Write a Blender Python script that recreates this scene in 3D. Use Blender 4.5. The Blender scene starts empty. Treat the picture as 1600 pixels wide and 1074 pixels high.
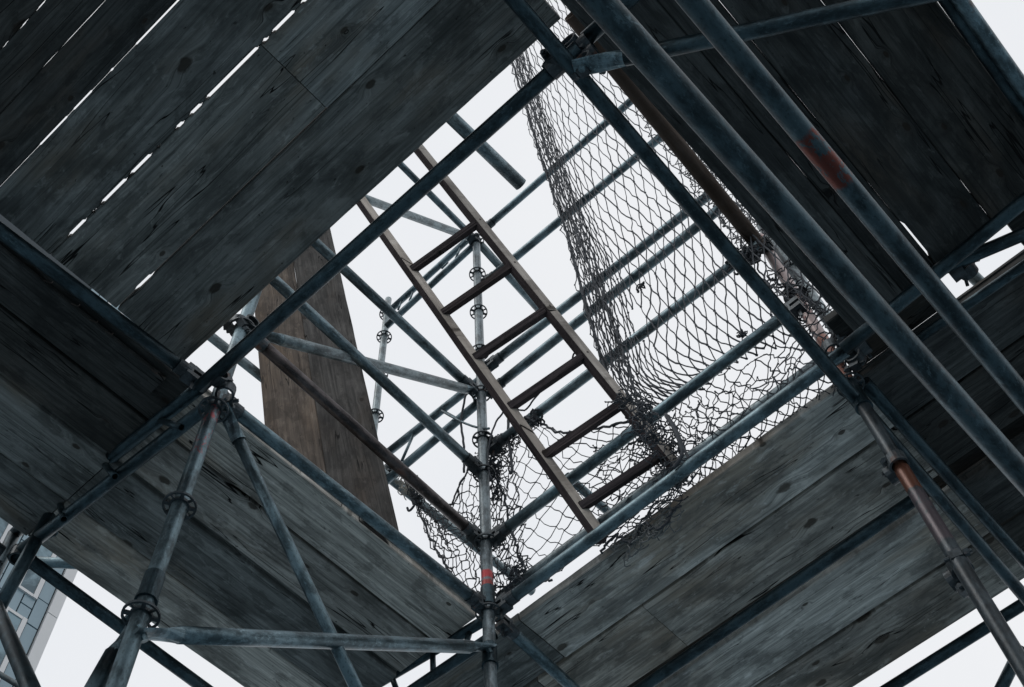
import bpy, bmesh, math, random
from mathutils import Vector, Matrix, Quaternion, noise
random.seed(11)
S = bpy.context.scene
COL = S.collection
EYE = 1.55                                   # camera height above the ground
# ------------------------------------------------------------------ camera
F = 1900.0                                   # focal length in photo pixels (1600 wide)
ROWS = ((0.73931886, 0.67206371, -0.04168925),
        (-0.60564875, 0.63664624, -0.47735852),
        (-0.29427403, 0.3781692, 0.87771912))     # camera right / down / forward, world axes: x,y along the ledgers, z up
RX, RY, RZ = (Vector(r).normalized() for r in ROWS)
cam_d = bpy.data.cameras.new('camera'); cam = bpy.data.objects.new('camera', cam_d); COL.objects.link(cam)
m = Matrix.Identity(4)
for i in range(3):
    m[i][0] = RX[i]; m[i][1] = -RY[i]; m[i][2] = -RZ[i]
m[2][3] = EYE
cam.matrix_world = m
cam_d.sensor_width = 36; cam_d.lens = F / 1600 * 36; cam_d.clip_end = 3000; cam_d.clip_start = 0.05
S.camera = cam
# ------------------------------------------------------------------ sky, sun, exposure
SUN_EL, SUN_ROT = math.radians(48), math.radians(200)
w = bpy.data.worlds.new('World'); S.world = w; w.use_nodes = True
nt = w.node_tree; nt.nodes.clear()
N = nt.nodes.new; L = nt.links.new
out = N('ShaderNodeOutputWorld'); bg = N('ShaderNodeBackground'); L(bg.outputs[0], out.inputs[0])
sky = N('ShaderNodeTexSky'); sky.sky_type = 'NISHITA'; sky.sun_disc = False
sky.sun_elevation = SUN_EL; sky.sun_rotation = SUN_ROT
sky.air_density = 1.0; sky.dust_density = 4.0
tc = N('ShaderNodeTexCoord'); ns = N('ShaderNodeTexNoise'); ns.inputs['Scale'].default_value = 2.2; ns.inputs['Detail'].default_value = 5
L(tc.outputs['Generated'], ns.inputs['Vector'])
cr = N('ShaderNodeValToRGB'); L(ns.outputs['Fac'], cr.inputs[0])
cr.color_ramp.elements[0].position = 0.3; cr.color_ramp.elements[0].color = (8.1, 8.4, 8.85, 1)
cr.color_ramp.elements[1].position = 0.7; cr.color_ramp.elements[1].color = (9.0, 9.1, 9.3, 1)
mx = N('ShaderNodeMixRGB'); mx.inputs[0].default_value = 0.97        # an overcast layer almost hides the blue
L(sky.outputs[0], mx.inputs[1]); L(cr.outputs[0], mx.inputs[2])
L(mx.outputs[0], bg.inputs[0]); bg.inputs[1].default_value = 0.1
sun_d = bpy.data.lights.new('sun', 'SUN'); sun_d.energy = 0.6; sun_d.angle = math.radians(25); sun_d.color = (1, 0.97, 0.93)
sun = bpy.data.objects.new('sun', sun_d); COL.objects.link(sun)
sd = Vector((math.sin(SUN_ROT) * math.cos(SUN_EL), math.cos(SUN_ROT) * math.cos(SUN_EL), math.sin(SUN_EL)))
sun.rotation_euler = sd.to_track_quat('Z', 'Y').to_euler()
S.view_settings.view_transform = 'Standard'; S.view_settings.look = 'None'
S.view_settings.exposure = 0.0; S.view_settings.gamma = 1; S.view_settings.use_curve_mapping = False
S.render.engine = 'CYCLES'
S.cycles.max_bounces = 8; S.cycles.diffuse_bounces = 5


# ------------------------------------------------------------------ helpers
def at(px, py, h=None, x=None, y=None):
    """world point seen at photo pixel px,py, at height h above the eye, or on the vertical plane x or y"""
    v = RX * ((px - 800) / F) + RY * ((py - 537) / F) + RZ
    if h is not None: v = v * (h / v.z)
    elif x is not None: v = v * (x / v.x)
    else: v = v * (y / v.y)
    return v + Vector((0, 0, EYE))


def tag(o, label=None, cat=None, group=None, kind=None):
    if label: o['label'] = label
    if cat: o['category'] = cat
    if group: o['group'] = group
    if kind: o['kind'] = kind
    return o


def empty(name, label, cat, mat=None, group=None):
    o = bpy.data.objects.new(name, None); COL.objects.link(o)
    o.empty_display_size = 0.05
    if mat is not None: o.matrix_world = mat
    return tag(o, label, cat, group)


def link(name, me, parent=None, mat=None, local=None):
    o = bpy.data.objects.new(name, me); COL.objects.link(o)
    if mat: 
        if not me.materials: me.materials.append(mat)
    if parent: o.parent = parent
    if local is not None: o.matrix_local = local
    return o


def mesh(name, verts, faces, mat, smooth=False):
    me = bpy.data.meshes.new(name); me.from_pydata([tuple(v) for v in verts], [], faces); me.materials.append(mat)
    if smooth: me.polygons.foreach_set('use_smooth', [True] * len(me.polygons))
    me.update()
    return me


def axis_matrix(p0, p1, up=Vector((0, 0, 1))):
    z = (p1 - p0).normalized()
    if abs(z.dot(up)) > 0.98: up = Vector((0, 1, 0))
    x = up.cross(z).normalized(); y = z.cross(x)
    mm = Matrix.Identity(4)
    for i in range(3): mm[i][0] = x[i]; mm[i][1] = y[i]; mm[i][2] = z[i]; mm[i][3] = p0[i]
    return mm


def board_matrix(p0, p1, up=Vector((0, 0, 1))):
    """x along p0->p1, z as near to up as it can be"""
    x = (p1 - p0).normalized(); y = up.cross(x).normalized(); z = x.cross(y)
    mm = Matrix.Identity(4)
    for i in range(3): mm[i][0] = x[i]; mm[i][1] = y[i]; mm[i][2] = z[i]; mm[i][3] = p0[i]
    return mm


class MB:
    def __init__(s): s.v = []; s.f = []
    def box(s, c, sz, rot=None):
        b = len(s.v)
        for dx in (-.5, .5):
            for dy in (-.5, .5):
                for dz in (-.5, .5):
                    p = Vector((dx * sz[0], dy * sz[1], dz * sz[2]))
                    if rot: p = rot @ p
                    s.v.append(p + Vector(c))
        s.f += [[b + i for i in q] for q in ((0, 1, 3, 2), (4, 6, 7, 5), (0, 4, 5, 1), (2, 3, 7, 6), (0, 2, 6, 4), (1, 5, 7, 3))]
        return s
    def cyl(s, p0, p1, r0, r1=None, n=16, caps=True):
        r1 = r0 if r1 is None else r1
        p0 = Vector(p0); p1 = Vector(p1); mm = axis_matrix(p0, p1); b = len(s.v)
        X = mm.col[0].to_3d(); Y = mm.col[1].to_3d()
        for (p, r) in ((p0, r0), (p1, r1)):
            for i in range(n):
                a = 2 * math.pi * i / n; s.v.append(p + X * (r * math.cos(a)) + Y * (r * math.sin(a)))
        s.f += [[b + i, b + (i + 1) % n, b + n + (i + 1) % n, b + n + i] for i in range(n)]
        if caps: s.f += [[b + i for i in range(n - 1, -1, -1)], [b + n + i for i in range(n)]]
        return s
    def ring(s, c, ri, ro, hgt, n=24, ax='z'):
        b = len(s.v)
        for (r, z) in ((ri, -hgt / 2), (ro, -hgt / 2), (ro, hgt / 2), (ri, hgt / 2)):
            for i in range(n):
                a = 2 * math.pi * i / n; p = Vector((r * math.cos(a), r * math.sin(a), z)); s.v.append(p + Vector(c))
        for k in range(4):
            for i in range(n):
                j = (i + 1) % n; k2 = (k + 1) % 4
                s.f.append([b + k * n + i, b + k * n + j, b + k2 * n + j, b + k2 * n + i])
        return s
    def me(s, name, mat, smooth=False):
        m_ = mesh(name, s.v, s.f, mat, False)
        if smooth:
            for p in m_.polygons: p.use_smooth = len(p.vertices) == 4
        return m_


def path_tube(mb, pts, r, n=4, closed=False):
    """thin tube through points, appended to mb"""
    k = len(pts)
    if k < 2: return
    b = len(mb.v)
    ref = Vector((0.31, 0.77, 0.55))
    for i in range(k):
        t = (pts[min(i + 1, k - 1)] - pts[max(i - 1, 0)])
        if t.length < 1e-7: t = Vector((0, 0, 1))
        t.normalize()
        a = t.cross(ref)
        if a.length < .05: a = t.cross(Vector((1, 0, 0)))
        a.normalize(); c = t.cross(a)
        rr = r[i] if isinstance(r, (list, tuple)) else r
        for j in range(n):
            an = 2 * math.pi * j / n; mb.v.append(pts[i] + a * (rr * math.cos(an)) + c * (rr * math.sin(an)))
    for i in range(k - 1):
        for j in range(n):
            j2 = (j + 1) % n
            mb.f.append([b + i * n + j, b + i * n + j2, b + (i + 1) * n + j2, b + (i + 1) * n + j])
    mb.f.append([b + j for j in range(n - 1, -1, -1)]); mb.f.append([b + (k - 1) * n + j for j in range(n)])


# ------------------------------------------------------------------ materials
class G:
    def __init__(s, name):
        s.m = bpy.data.materials.new(name); s.m.use_nodes = True; s.t = s.m.node_tree; s.t.nodes.clear()
        s.o = s.n('ShaderNodeOutputMaterial'); s.b = s.n('ShaderNodeBsdfPrincipled'); s.l(s.b.outputs[0], s.o.inputs[0])
    def n(s, t, **k):
        x = s.t.nodes.new(t)
        for a, b in k.items(): setattr(x, a, b)
        return x
    def l(s, a, b): s.t.links.new(a, b)
    def set(s, sock, v):
        if isinstance(v, bpy.types.NodeSocket): s.l(v, sock)
        else: sock.default_value = v
    def math(s, op, a, b=0.0, c=None, clamp=False):
        x = s.n('ShaderNodeMath', operation=op, use_clamp=clamp); s.set(x.inputs[0], a); s.set(x.inputs[1], b)
        if c is not None: s.set(x.inputs[2], c)
        return x.outputs[0]
    def noise(s, vec, scale=1.0, detail=3.0, rough=.55, dist=0.0, col=False):
        x = s.n('ShaderNodeTexNoise'); s.l(vec, x.inputs['Vector'])
        x.inputs['Scale'].default_value = scale; x.inputs['Detail'].default_value = detail
        x.inputs['Roughness'].default_value = rough; x.inputs['Distortion'].default_value = dist
        return x.outputs['Color' if col else 'Fac']
    def ramp(s, v, lo, hi, a=0.0, b=1.0):
        x = s.n('ShaderNodeMapRange', interpolation_type='SMOOTHSTEP'); s.set(x.inputs[0], v)
        for i, q in enumerate((lo, hi, a, b)): x.inputs[i + 1].default_value = q
        return x.outputs[0]
    def mix(s, f, a, b, mode='MIX'):
        x = s.n('ShaderNodeMixRGB', blend_type=mode); s.set(x.inputs[0], f)
        for i, q in ((1, a), (2, b)):
            if isinstance(q, (tuple, list)): x.inputs[i].default_value = tuple(q) + ((1,) if len(q) == 3 else ())
            else: s.l(q, x.inputs[i])
        return x.outputs[0]
    def comb(s, x, y, z):
        c = s.n('ShaderNodeCombineXYZ')
        for i, q in enumerate((x, y, z)): s.set(c.inputs[i], q)
        return c.outputs[0]
    def sep(s, v):
        c = s.n('ShaderNodeSeparateXYZ'); s.l(v, c.inputs[0]); return c.outputs
    def coords(s):
        return s.n('ShaderNodeTexCoord').outputs['Object'], s.n('ShaderNodeObjectInfo').outputs['Random']
    def bump(s, h, dist, strength=1.0):
        x = s.n('ShaderNodeBump'); s.l(h, x.inputs['Height']); x.inputs['Distance'].default_value = dist
        x.inputs['Strength'].default_value = strength; s.l(x.outputs[0], s.b.inputs['Normal'])


def wood(name, dark, light, brown, brown_amt, dirt=1.0, scale=1.0):
    g = G(name); oc, rnd = g.coords()
    x, y, z = g.sep(oc)
    rx = g.math('MULTIPLY', rnd, 37.0); ry = g.math('MULTIPLY', rnd, 11.3)
    X = g.math('ADD', x, rx); Y = g.math('ADD', y, ry)
    Z = g.math('ADD', z, g.math('MULTIPLY', rnd, 5.0))
    # knots: sparse cells, stretched along the board
    kv = g.comb(g.math('MULTIPLY', X, 3.4), g.math('MULTIPLY', Y, 6.5), 0.0)
    vor = g.n('ShaderNodeTexVoronoi', voronoi_dimensions='2D'); g.l(kv, vor.inputs['Vector']); vor.inputs['Scale'].default_value = 1.0
    vor.inputs['Randomness'].default_value = 0.9
    vc = g.sep(vor.outputs['Color'])
    gate = g.ramp(vc[0], .66, .68)
    d = g.math('MULTIPLY', vor.outputs['Distance'], g.math('ADD', .8, g.math('MULTIPLY', vc[1], 1.6)))
    dn = g.math('ADD', d, g.math('MULTIPLY', g.math('SUBTRACT', g.noise(g.comb(g.math('MULTIPLY', X, 26), g.math('MULTIPLY', Y, 30), 0.0), 1.0, 3), .5), .14))
    knot = g.math('MULTIPLY', g.ramp(dn, .075, .125, 1, 0), gate)
    halo = g.math('MULTIPLY', g.ramp(d, .05, .34, 1, 0), gate)
    # grain coordinate, bent around knots
    bend = g.noise(g.comb(g.math('MULTIPLY', X, .9), g.math('MULTIPLY', Y, 5), Z), 1.0, 2)
    yg = g.math('ADD', Y, g.math('ADD', g.math('MULTIPLY', bend, .05), g.math('MULTIPLY', halo, .022)))
    ringn = g.noise(g.comb(g.math('MULTIPLY', X, .55), g.math('MULTIPLY', yg, 9), Z), 1.0, 1.0)
    rings = g.math('SINE', g.math('MULTIPLY', ringn, 70.0))
    rings = g.ramp(rings, -.9, .9)
    streak = g.noise(g.comb(g.math('MULTIPLY', X, 1.5), g.math('MULTIPLY', yg, 62), g.math('MULTIPLY', Z, 20)), 1.0, 6, .7)
    fine = g.noise(g.comb(g.math('MULTIPLY', X, 9), g.math('MULTIPLY', yg, 380), g.math('MULTIPLY', Z, 60)), 1.0, 3, .6)
    blot = g.noise(g.comb(g.math('MULTIPLY', X, 2.1), g.math('MULTIPLY', Y, 6.0), Z), 1.0, 6, .6, .5)
    scuff = g.noise(g.comb(g.math('MULTIPLY', X, 9), g.math('MULTIPLY', Y, 30), Z), 1.0, 7, .7, .6)
    crackn = g.noise(g.comb(g.math('MULTIPLY', X, .8), g.math('MULTIPLY', yg, 17), Z), 1.0, 2.5, .5)
    crack = g.math('MULTIPLY', g.ramp(g.math('ABSOLUTE', g.math('SUBTRACT', crackn, .55)), .0015, .006, 1, 0),
                   g.ramp(g.noise(g.comb(g.math('MULTIPLY', X, 1.7), g.math('MULTIPLY', Y, 6), 3.0), 1.0, 2), .46, .53))
    brownn = g.noise(g.comb(g.math('MULTIPLY', X, 1.1), g.math('MULTIPLY', Y, 3.4), g.math('ADD', Z, 9.0)), 1.0, 4, .6)
    base = g.mix(g.math('ADD', g.ramp(streak, .22, .80), g.math('MULTIPLY', g.math('SUBTRACT', fine, .5), .8), clamp=True), dark, light)
    base = g.mix(g.math('MULTIPLY', g.ramp(brownn, .62 - brown_amt * .35, .80 - brown_amt * .3), .75), base, brown)
    base = g.mix(g.math('MULTIPLY', rings, .26), base, tuple(c * .62 for c in dark))
    base = g.mix(g.math('MULTIPLY', g.ramp(blot, .42, .70, 0, 1), .78 * dirt), base, tuple(c * .42 for c in dark))
    base = g.mix(g.math('MULTIPLY', g.ramp(scuff, .62, .72), .7 * dirt), base, (.018, .02, .02))
    base = g.mix(g.math('MULTIPLY', g.ramp(scuff, .44, .30), .35), base, tuple(min(1, c * 1.5) for c in light))
    cloud = g.noise(g.comb(g.math('MULTIPLY', X, 5.5), g.math('MULTIPLY', Y, 12), g.math('ADD', Z, 2.0)), 1.0, 9, .68, .3)
    base = g.mix(g.math('MULTIPLY', g.ramp(cloud, .52, .60), .50), base, tuple(c * .5 for c in dark))
    base = g.mix(g.math('MULTIPLY', g.ramp(cloud, .44, .34), .28), base, tuple(min(1, c * 1.25) for c in light))
    speck = g.noise(g.comb(g.math('MULTIPLY', X, 34), g.math('MULTIPLY', Y, 60), Z), 1.0, 3, .6)
    base = g.mix(g.math('MULTIPLY', g.ramp(speck, .69, .74), .8), base, (.02, .018, .016))
    base = g.mix(g.math('MULTIPLY', knot, .85), base, (.022, .017, .013))
    base = g.mix(g.math('MULTIPLY', halo, .14), base, tuple(c * .6 for c in brown))
    lines = g.noise(g.comb(g.math('MULTIPLY', X, 1.1), g.math('MULTIPLY', yg, 130), Z), 1.0, 3, .6)
    base = g.mix(g.math('MULTIPLY', g.ramp(lines, .57, .66), .50), base, tuple(c * .35 for c in dark))
    base = g.mix(crack, base, (.008, .008, .008))
    splash = g.noise(g.comb(g.math('MULTIPLY', X, 14), g.math('MULTIPLY', Y, 20), 7.0), 1.0, 6, .7, .3)
    smask = g.ramp(g.noise(g.comb(g.math('MULTIPLY', X, 1.3), g.math('MULTIPLY', Y, 2.6), 4.0), 1.0, 2), .52, .62)
    base = g.mix(g.math('MULTIPLY', g.math('MULTIPLY', g.ramp(splash, .60, .72), smask), .35), base, tuple(min(1, c * 1.5) for c in light))
    wn = g.n('ShaderNodeTexWhiteNoise', noise_dimensions='1D'); g.l(g.math('MULTIPLY', rnd, 91.7), wn.inputs['W'])
    r1, r2, r3 = g.sep(wn.outputs['Color'])
    base = g.mix(g.math('MULTIPLY', r2, .30), base, g.mix(1.0, base, (1.25, .98, .74), 'MULTIPLY'))
    vari = g.math('ADD', .72, g.math('MULTIPLY', r1, .50))
    base = g.mix(1.0, base, g.comb(vari, vari, vari), 'MULTIPLY')
    g.l(base, g.b.inputs['Base Color']); g.b.inputs['Roughness'].default_value = .85
    g.b.inputs['Specular IOR Level'].default_value = .25
    hgt = g.math('ADD', g.math('MULTIPLY', streak, .6), g.math('ADD', g.math('MULTIPLY', fine, .25), g.math('ADD', g.math('MULTIPLY', rings, .18), g.math('MULTIPLY', crack, -1.6))))
    g.bump(hgt, .006, 1.0)
    return g.m


def steel(name, base, rust=0.0, blot=1.0, metal=.8, rough=.36, bands=(), tint=None):
    """galvanised or painted tube; bands = ((z0, z1, colour, cover), ...) worn paint along the tube"""
    g = G(name); oc, rnd = g.coords(); x, y, z = g.sep(oc)
    off = g.math('MULTIPLY', rnd, 40.0)
    v = g.comb(g.math('MULTIPLY', x, 1.0), g.math('MULTIPLY', y, 1.0), g.math('ADD', g.math('MULTIPLY', z, .5), off))
    n1 = g.noise(v, 22, 5, .65); n2 = g.noise(v, 130, 4, .7); n3 = g.noise(v, 6, 3, .6)
    col = g.mix(g.ramp(n1, .38, .62), tuple(c * .55 for c in base), tuple(min(1, c * 1.45) for c in base))
    n4 = g.noise(v, 55, 6, .75, .4)
    col = g.mix(g.math('MULTIPLY', g.math('MULTIPLY', g.ramp(n4, .56, .62), g.ramp(n3, .45, .58)), .55 * blot), col, tuple(min(1, c * 2.2 + .03) for c in base))
    col = g.mix(g.math('MULTIPLY', g.ramp(n4, .34, .29), .45 * blot), col, (.055, .042, .034))
    col = g.mix(g.math('MULTIPLY', g.ramp(n2, .55, .68), .5 * blot), col, tuple(min(1, c * 1.9) for c in base))
    col = g.mix(g.math('MULTIPLY', g.ramp(n2, .45, .35), .5 * blot), col, tuple(c * .35 for c in base))
    rn = g.math('ADD', n1, g.math('MULTIPLY', n3, .8))
    rmask = g.ramp(rn, 1.12 - rust * .75, 1.30 - rust * .7)
    col = g.mix(g.math('MULTIPLY', rmask, .85), col, g.mix(n2, (.05, .02, .012), (.20, .075, .04)))
    for (a, b, c, cov) in bands:
        k = g.math('MULTIPLY', g.ramp(g.math('ADD', z, g.math('MULTIPLY', n1, .05)), a, a + .012), g.ramp(g.math('ADD', z, g.math('MULTIPLY', n1, .05)), b, b - .012))
        k = g.math('MULTIPLY', k, g.ramp(g.math('ADD', g.math('MULTIPLY', n4, .65), g.math('MULTIPLY', n3, .35)), .62 - cov * .28, .645 - cov * .27))
        col = g.mix(k, col, c)
    g.l(col, g.b.inputs['Base Color'])
    g.set(g.b.inputs['Metallic'], g.math('MULTIPLY', g.math('SUBTRACT', 1.0, rmask), metal))
    g.set(g.b.inputs['Roughness'], g.math('ADD', rough - .08, g.math('MULTIPLY', n1, .25)))
    g.bump(g.math('ADD', n2, g.math('MULTIPLY', rmask, .6)), .0012, .6)
    return g.m


def plain(name, col, rough=.7, metal=0.0, var=.3, scale=30):
    g = G(name); oc, rnd = g.coords()
    n1 = g.noise(oc, scale, 4, .6)
    g.l(g.mix(n1, tuple(c * (1 - var) for c in col), tuple(min(1, c * (1 + var)) for c in col)), g.b.inputs['Base Color'])
    g.b.inputs['Roughness'].default_value = rough; g.b.inputs['Metallic'].default_value = metal
    return g.m


M = {}
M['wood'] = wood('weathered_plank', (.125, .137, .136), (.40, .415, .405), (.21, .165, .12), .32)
M['wood_lit'] = wood('lit_weathered_plank', (.24, .245, .235), (.80, .79, .75), (.38, .31, .24), .38)  # lighter copy of the plank wood, stronger light put into its colour
M['wood_dark_shaded'] = wood('dark_shaded_plank', (.034, .038, .039), (.105, .110, .108), (.08, .062, .048), .25, 1.1)  # darker copy of the plank wood, shade of closed-in decks put into its colour
M['wood_brown'] = wood('brown_plank', (.065, .055, .048), (.18, .152, .128), (.135, .098, .07), .5)
M['wood_grey'] = wood('grey_board', (.058, .057, .056), (.185, .178, .17), (.105, .08, .062), .35)
M['ladder'] = wood('lit_stile_face_wood', (.32, .30, .28), (.72, .69, .65), (.36, .31, .26), .2, .35)  # stiles' right faces only, side light put into the colour
M['rung'] = wood('rung_and_shaded_stile_wood', (.036, .029, .033), (.085, .070, .076), (.055, .040, .038), .2, .8)  # the rungs' own tone; on the stiles it paints in the shade
M['pole'] = wood('pole_wood', (.09, .065, .05), (.125, .108, .100), (.07, .052, .045), .25)
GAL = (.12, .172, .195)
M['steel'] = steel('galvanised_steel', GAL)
M['steel_skylit'] = steel('skylit_galvanised_steel', (.15, .20, .222))  # paler copy of the galvanised steel, open-sky light put into its colour
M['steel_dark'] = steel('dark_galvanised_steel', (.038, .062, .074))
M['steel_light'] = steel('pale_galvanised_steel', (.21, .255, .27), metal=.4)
M['steel_brown'] = steel('brown_rusting_tube', (.085, .075, .075), rust=.10)
M['steel_s2'] = steel('tube_with_red_band', (.165, .20, .215), metal=.4, bands=((.645, .705, (.30, .05, .045), 1.6), (.705, .765, (.45, .045, .05), 1.6), (.24, .30, (.42, .05, .08), .25)))
M['steel_s1'] = steel('tube_with_pink_smear', GAL, bands=((1.08, 1.40, (.34, .10, .11), .33),))
M['steel_s3'] = steel('rust_and_pink_paint_tube', (.040, .052, .060), rust=.05, metal=.3, bands=((.55, .80, (.085, .07, .08), .6), (.80, .99, (.13, .050, .030), .8), (1.46, 1.80, (.36, .17, .13), 1.0), (1.80, 3.4, (.40, .32, .31), 1.5), (1.95, 2.10, (.42, .16, .14), .35), (2.55, 2.75, (.42, .2, .18), .35)))
M['steel_bt2'] = steel('dark_tube_with_red_patch', (.038, .062, .074), bands=((.43, .58, (.12, .036, .028), .55),))
M['fit'] = steel('dark_fittings', (.05, .062, .070), rust=.15, metal=.5, rough=.45)
M['cord'] = plain('net_twine', (.055, .062, .072), .85)
M['cord_mid'] = plain('faded_twine', (.17, .18, .18), .9)
M['cord_light'] = plain('pale_rope', (.42, .40, .36), .9)
M['ground'] = plain('bounce_tinted_ground', (.140, .190, .222), .9, 0, .35, 3)  # never in view; blue tint chosen for the light it bounces onto undersides
M['nail'] = plain('nail_steel', (.06, .05, .045), .5, .7)

TR = .02415


# ------------------------------------------------------------------ shared fittings
def wheel_mesh():
    mb = MB(); mb.ring((0, 0, 0), .0245, .0305, .010); mb.ring((0, 0, 0), .0445, .0505, .008)
    for k in range(8):
        a = k * math.pi / 4
        mb.box((.0375 * math.cos(a), .0375 * math.sin(a), 0), (.018, .011 if k % 2 else .006, .0075), Matrix.Rotation(a, 3, 'Z'))
    return mb.me('rosette', M['fit'], False)


def collar_mesh():
    mb = MB(); mb.ring((0, 0, 0), TR, .0285, .10); mb.ring((0, 0, -.05), TR, .031, .012); return mb.me('collar', M['steel_dark'])


def head_mesh():
    """wedge head: origin on the standard's axis, x pointing along the ledger, z up"""
    mb = MB()
    mb.box((.058, 0, .020), (.058, .044, .022)); mb.box((.058, 0, -.020), (.058, .044, .022)); mb.box((.080, 0, 0), (.022, .046, .062))
    mb.cyl((.078, 0, 0), (.125, 0, 0), .0275, .0275, 16)
    return mb.me('wedge_head', M['fit'])


def wedge_mesh():
    mb = MB(); b = len(mb.v)
    prof = [(.040, .065), (.060, .068), (.056, -.075), (.046, -.075)]
    for sy in (-.003, .003):
        for (x_, z_) in prof: mb.v.append(Vector((x_, sy, z_)))
    mb.f += [[0, 1, 2, 3], [7, 6, 5, 4]] + [[i, (i + 1) % 4 + 0, (i + 1) % 4 + 4, i + 4][::-1] for i in range(4)]
    return mb.me('wedge', M['fit'])


def flat_mesh():
    """flattened brace end: x along the brace towards its middle"""
    mb = MB(); n = 12; b = 0
    secs = [(-.03, .026, .005), (.03, .028, .006), (.075, .0275, .011), (.13, TR, TR)]
    for (x_, ry, rz) in secs:
        for i in range(n):
            a = 2 * math.pi * i / n; mb.v.append(Vector((x_, ry * math.cos(a), rz * math.sin(a))))
    for k in range(3):
        for i in range(n): mb.f.append([k * n + i, k * n + (i + 1) % n, (k + 1) * n + (i + 1) % n, (k + 1) * n + i])
    mb.f.append(list(range(n - 1, -1, -1)))
    mb.cyl((0, 0, -.022), (0, 0, .022), .011, .011, 10)
    return mb.me('flattened_end', M['steel'])


ROS = wheel_mesh(); COLL = collar_mesh(); HEAD = head_mesh(); WEDGE = wedge_mesh(); FLAT = flat_mesh()
_tubes = {}


def tube_mesh(Ln, r, mat, open_end=False):
    n = 22; seg = max(2, int(Ln / .25)); mb = MB()
    zs = [Ln * i / seg for i in range(seg + 1)]
    for z_ in zs:
        for i in range(n):
            a = 2 * math.pi * i / n; mb.v.append(Vector((r * math.cos(a), r * math.sin(a), z_)))
    for k in range(seg):
        for i in range(n): mb.f.append([k * n + i, k * n + (i + 1) % n, (k + 1) * n + (i + 1) % n, (k + 1) * n + i])
    # hollow ends
    for (base, z_, dz, flip) in ((0, 0, .06, True), (seg * n, Ln, -.06, False)):
        b = len(mb.v); ri = r * .86
        for zz in (z_, z_ + dz):
            for i in range(n):
                a = 2 * math.pi * i / n; mb.v.append(Vector((ri * math.cos(a), ri * math.sin(a), zz)))
        for i in range(n):
            j = (i + 1) % n
            q = [[base + i, base + j, b + j, b + i], [b + i, b + j, b + n + j, b + n + i]]
            mb.f += [x_[::-1] for x_ in q] if flip else q
        c = [b + n + i for i in range(n)]
        mb.f.append(c[::-1] if flip else c)
    return mb.me('tube', mat, True)


def tube(name, label, cat, p0, p1, mat='steel', r=TR, ends='', group=None, rings=(), collars=(), up=None, down=0.0, beyond=0.0):
    """one scaffold tube. ends: per end 'w' wedge head, 'f' flattened, '-' plain"""
    p0 = Vector(p0); p1 = Vector(p1)
    mw = axis_matrix(p0, p1) if up is None else axis_matrix(p0, p1, up)
    t = empty(name, label, cat, mw, group)
    Ln = (p1 - p0).length
    a = {'w': .10, 'f': .125}.get((ends + '--')[0], 0); b = {'w': .10, 'f': .125}.get((ends + '--')[1], 0)
    me = tube_mesh(Ln - a - b + down + beyond, r, M[mat])       # runs on past the picture edge by down / beyond
    if down:
        for v_ in me.vertices: v_.co.z -= down
    link('tube', me, t, None, Matrix.Translation((0, 0, a)))
    # local frame for fittings: x along tube, z up in the world
    for k, e in enumerate((ends + '--')[:2]):
        if e == '-': continue
        rot = Matrix.Rotation(-math.pi / 2, 4, 'Y') if k == 0 else Matrix.Rotation(math.pi / 2, 4, 'Y')
        # columns: x-> +z local ; z-> local y (up)
        zdir = Vector((0, 0, 1 if k == 0 else -1)); ydir = Vector((0, 1, 0)); xdir = zdir
        R3 = Matrix.Identity(4)
        upv = ydir; side = upv.cross(xdir)
        for i in range(3): R3[i][0] = xdir[i]; R3[i][1] = side[i]; R3[i][2] = upv[i]
        loc = Matrix.Translation((0, 0, 0 if k == 0 else Ln)) @ R3
        if e == 'w':
            h = link('wedge_head', HEAD, t, None, loc); link('wedge', WEDGE, h, None, Matrix.Identity(4))
        else:
            link('flattened_end', FLAT, t, None, loc)
    for z_ in rings: link('rosette', ROS, t, None, Matrix.Translation((0, 0, z_)) @ Matrix.Rotation(.3, 4, 'Z'))
    for z_ in collars: link('collar', COLL, t, None, Matrix.Translation((0, 0, z_)))
    return t


def coupler(label, p, d1, d2, sep, group='tube couplers', mat='fit'):
    """two hinged clamp shells back to back; d1,d2 tube directions, sep vector from tube 1 to tube 2"""
    p = Vector(p); mw = Matrix.Translation(p)
    t = empty('coupler', label, 'coupler', mw, group)
    sp = Vector(sep)
    for (d, c, sgn) in ((Vector(d1).normalized(), Vector((0, 0, 0)), 1), (Vector(d2).normalized(), sp, -1)):
        mm = axis_matrix(c - d * .024, c + d * .024)
        mb = MB(); mb.ring((0, 0, .024), TR + .0008, .0325, .046, 18)
        o = link('clamp_shell', mb.me('clamp_shell', M[mat]), t, None, mm)
        mb = MB(); q = Vector((.040, 0, .024)); mb.box(q, (.026, .034, .03)); mb.cyl(q + Vector((0, -.035, 0)), q + Vector((0, .045, 0)), .0068, None, 8)
        mb.cyl(q + Vector((0, .022, 0)), q + Vector((0, .037, 0)), .0125, None, 6)
        a = random.choice((0.6, 2.2, 3.9, 5.0))
        link('bolt', mb.me('bolt', M[mat]), t, None, mm @ Matrix.Rotation(a, 4, 'Z'))
    if sp.length > .01:
        mb = MB(); mb.cyl(sp * .38, sp * .62, .02, None, 12); link('swivel', mb.me('swivel', M[mat]), t)
    return t


# ------------------------------------------------------------------ ground
g_ = MB()
NG = 24
for i in range(NG + 1):
    for j in range(NG + 1):
        X_ = -400 + 800 * i / NG; Y_ = -400 + 800 * j / NG
        g_.v.append(Vector((X_, Y_, 0)))
for i in range(NG):
    for j in range(NG):
        a = i * (NG + 1) + j; g_.f.append([a, a + NG + 1, a + NG + 2, a + 1])
tag(link('ground', g_.me('ground', M['ground'])), 'ground under the scaffold, tinted blue for its bounce light', 'ground', kind='structure')


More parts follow.
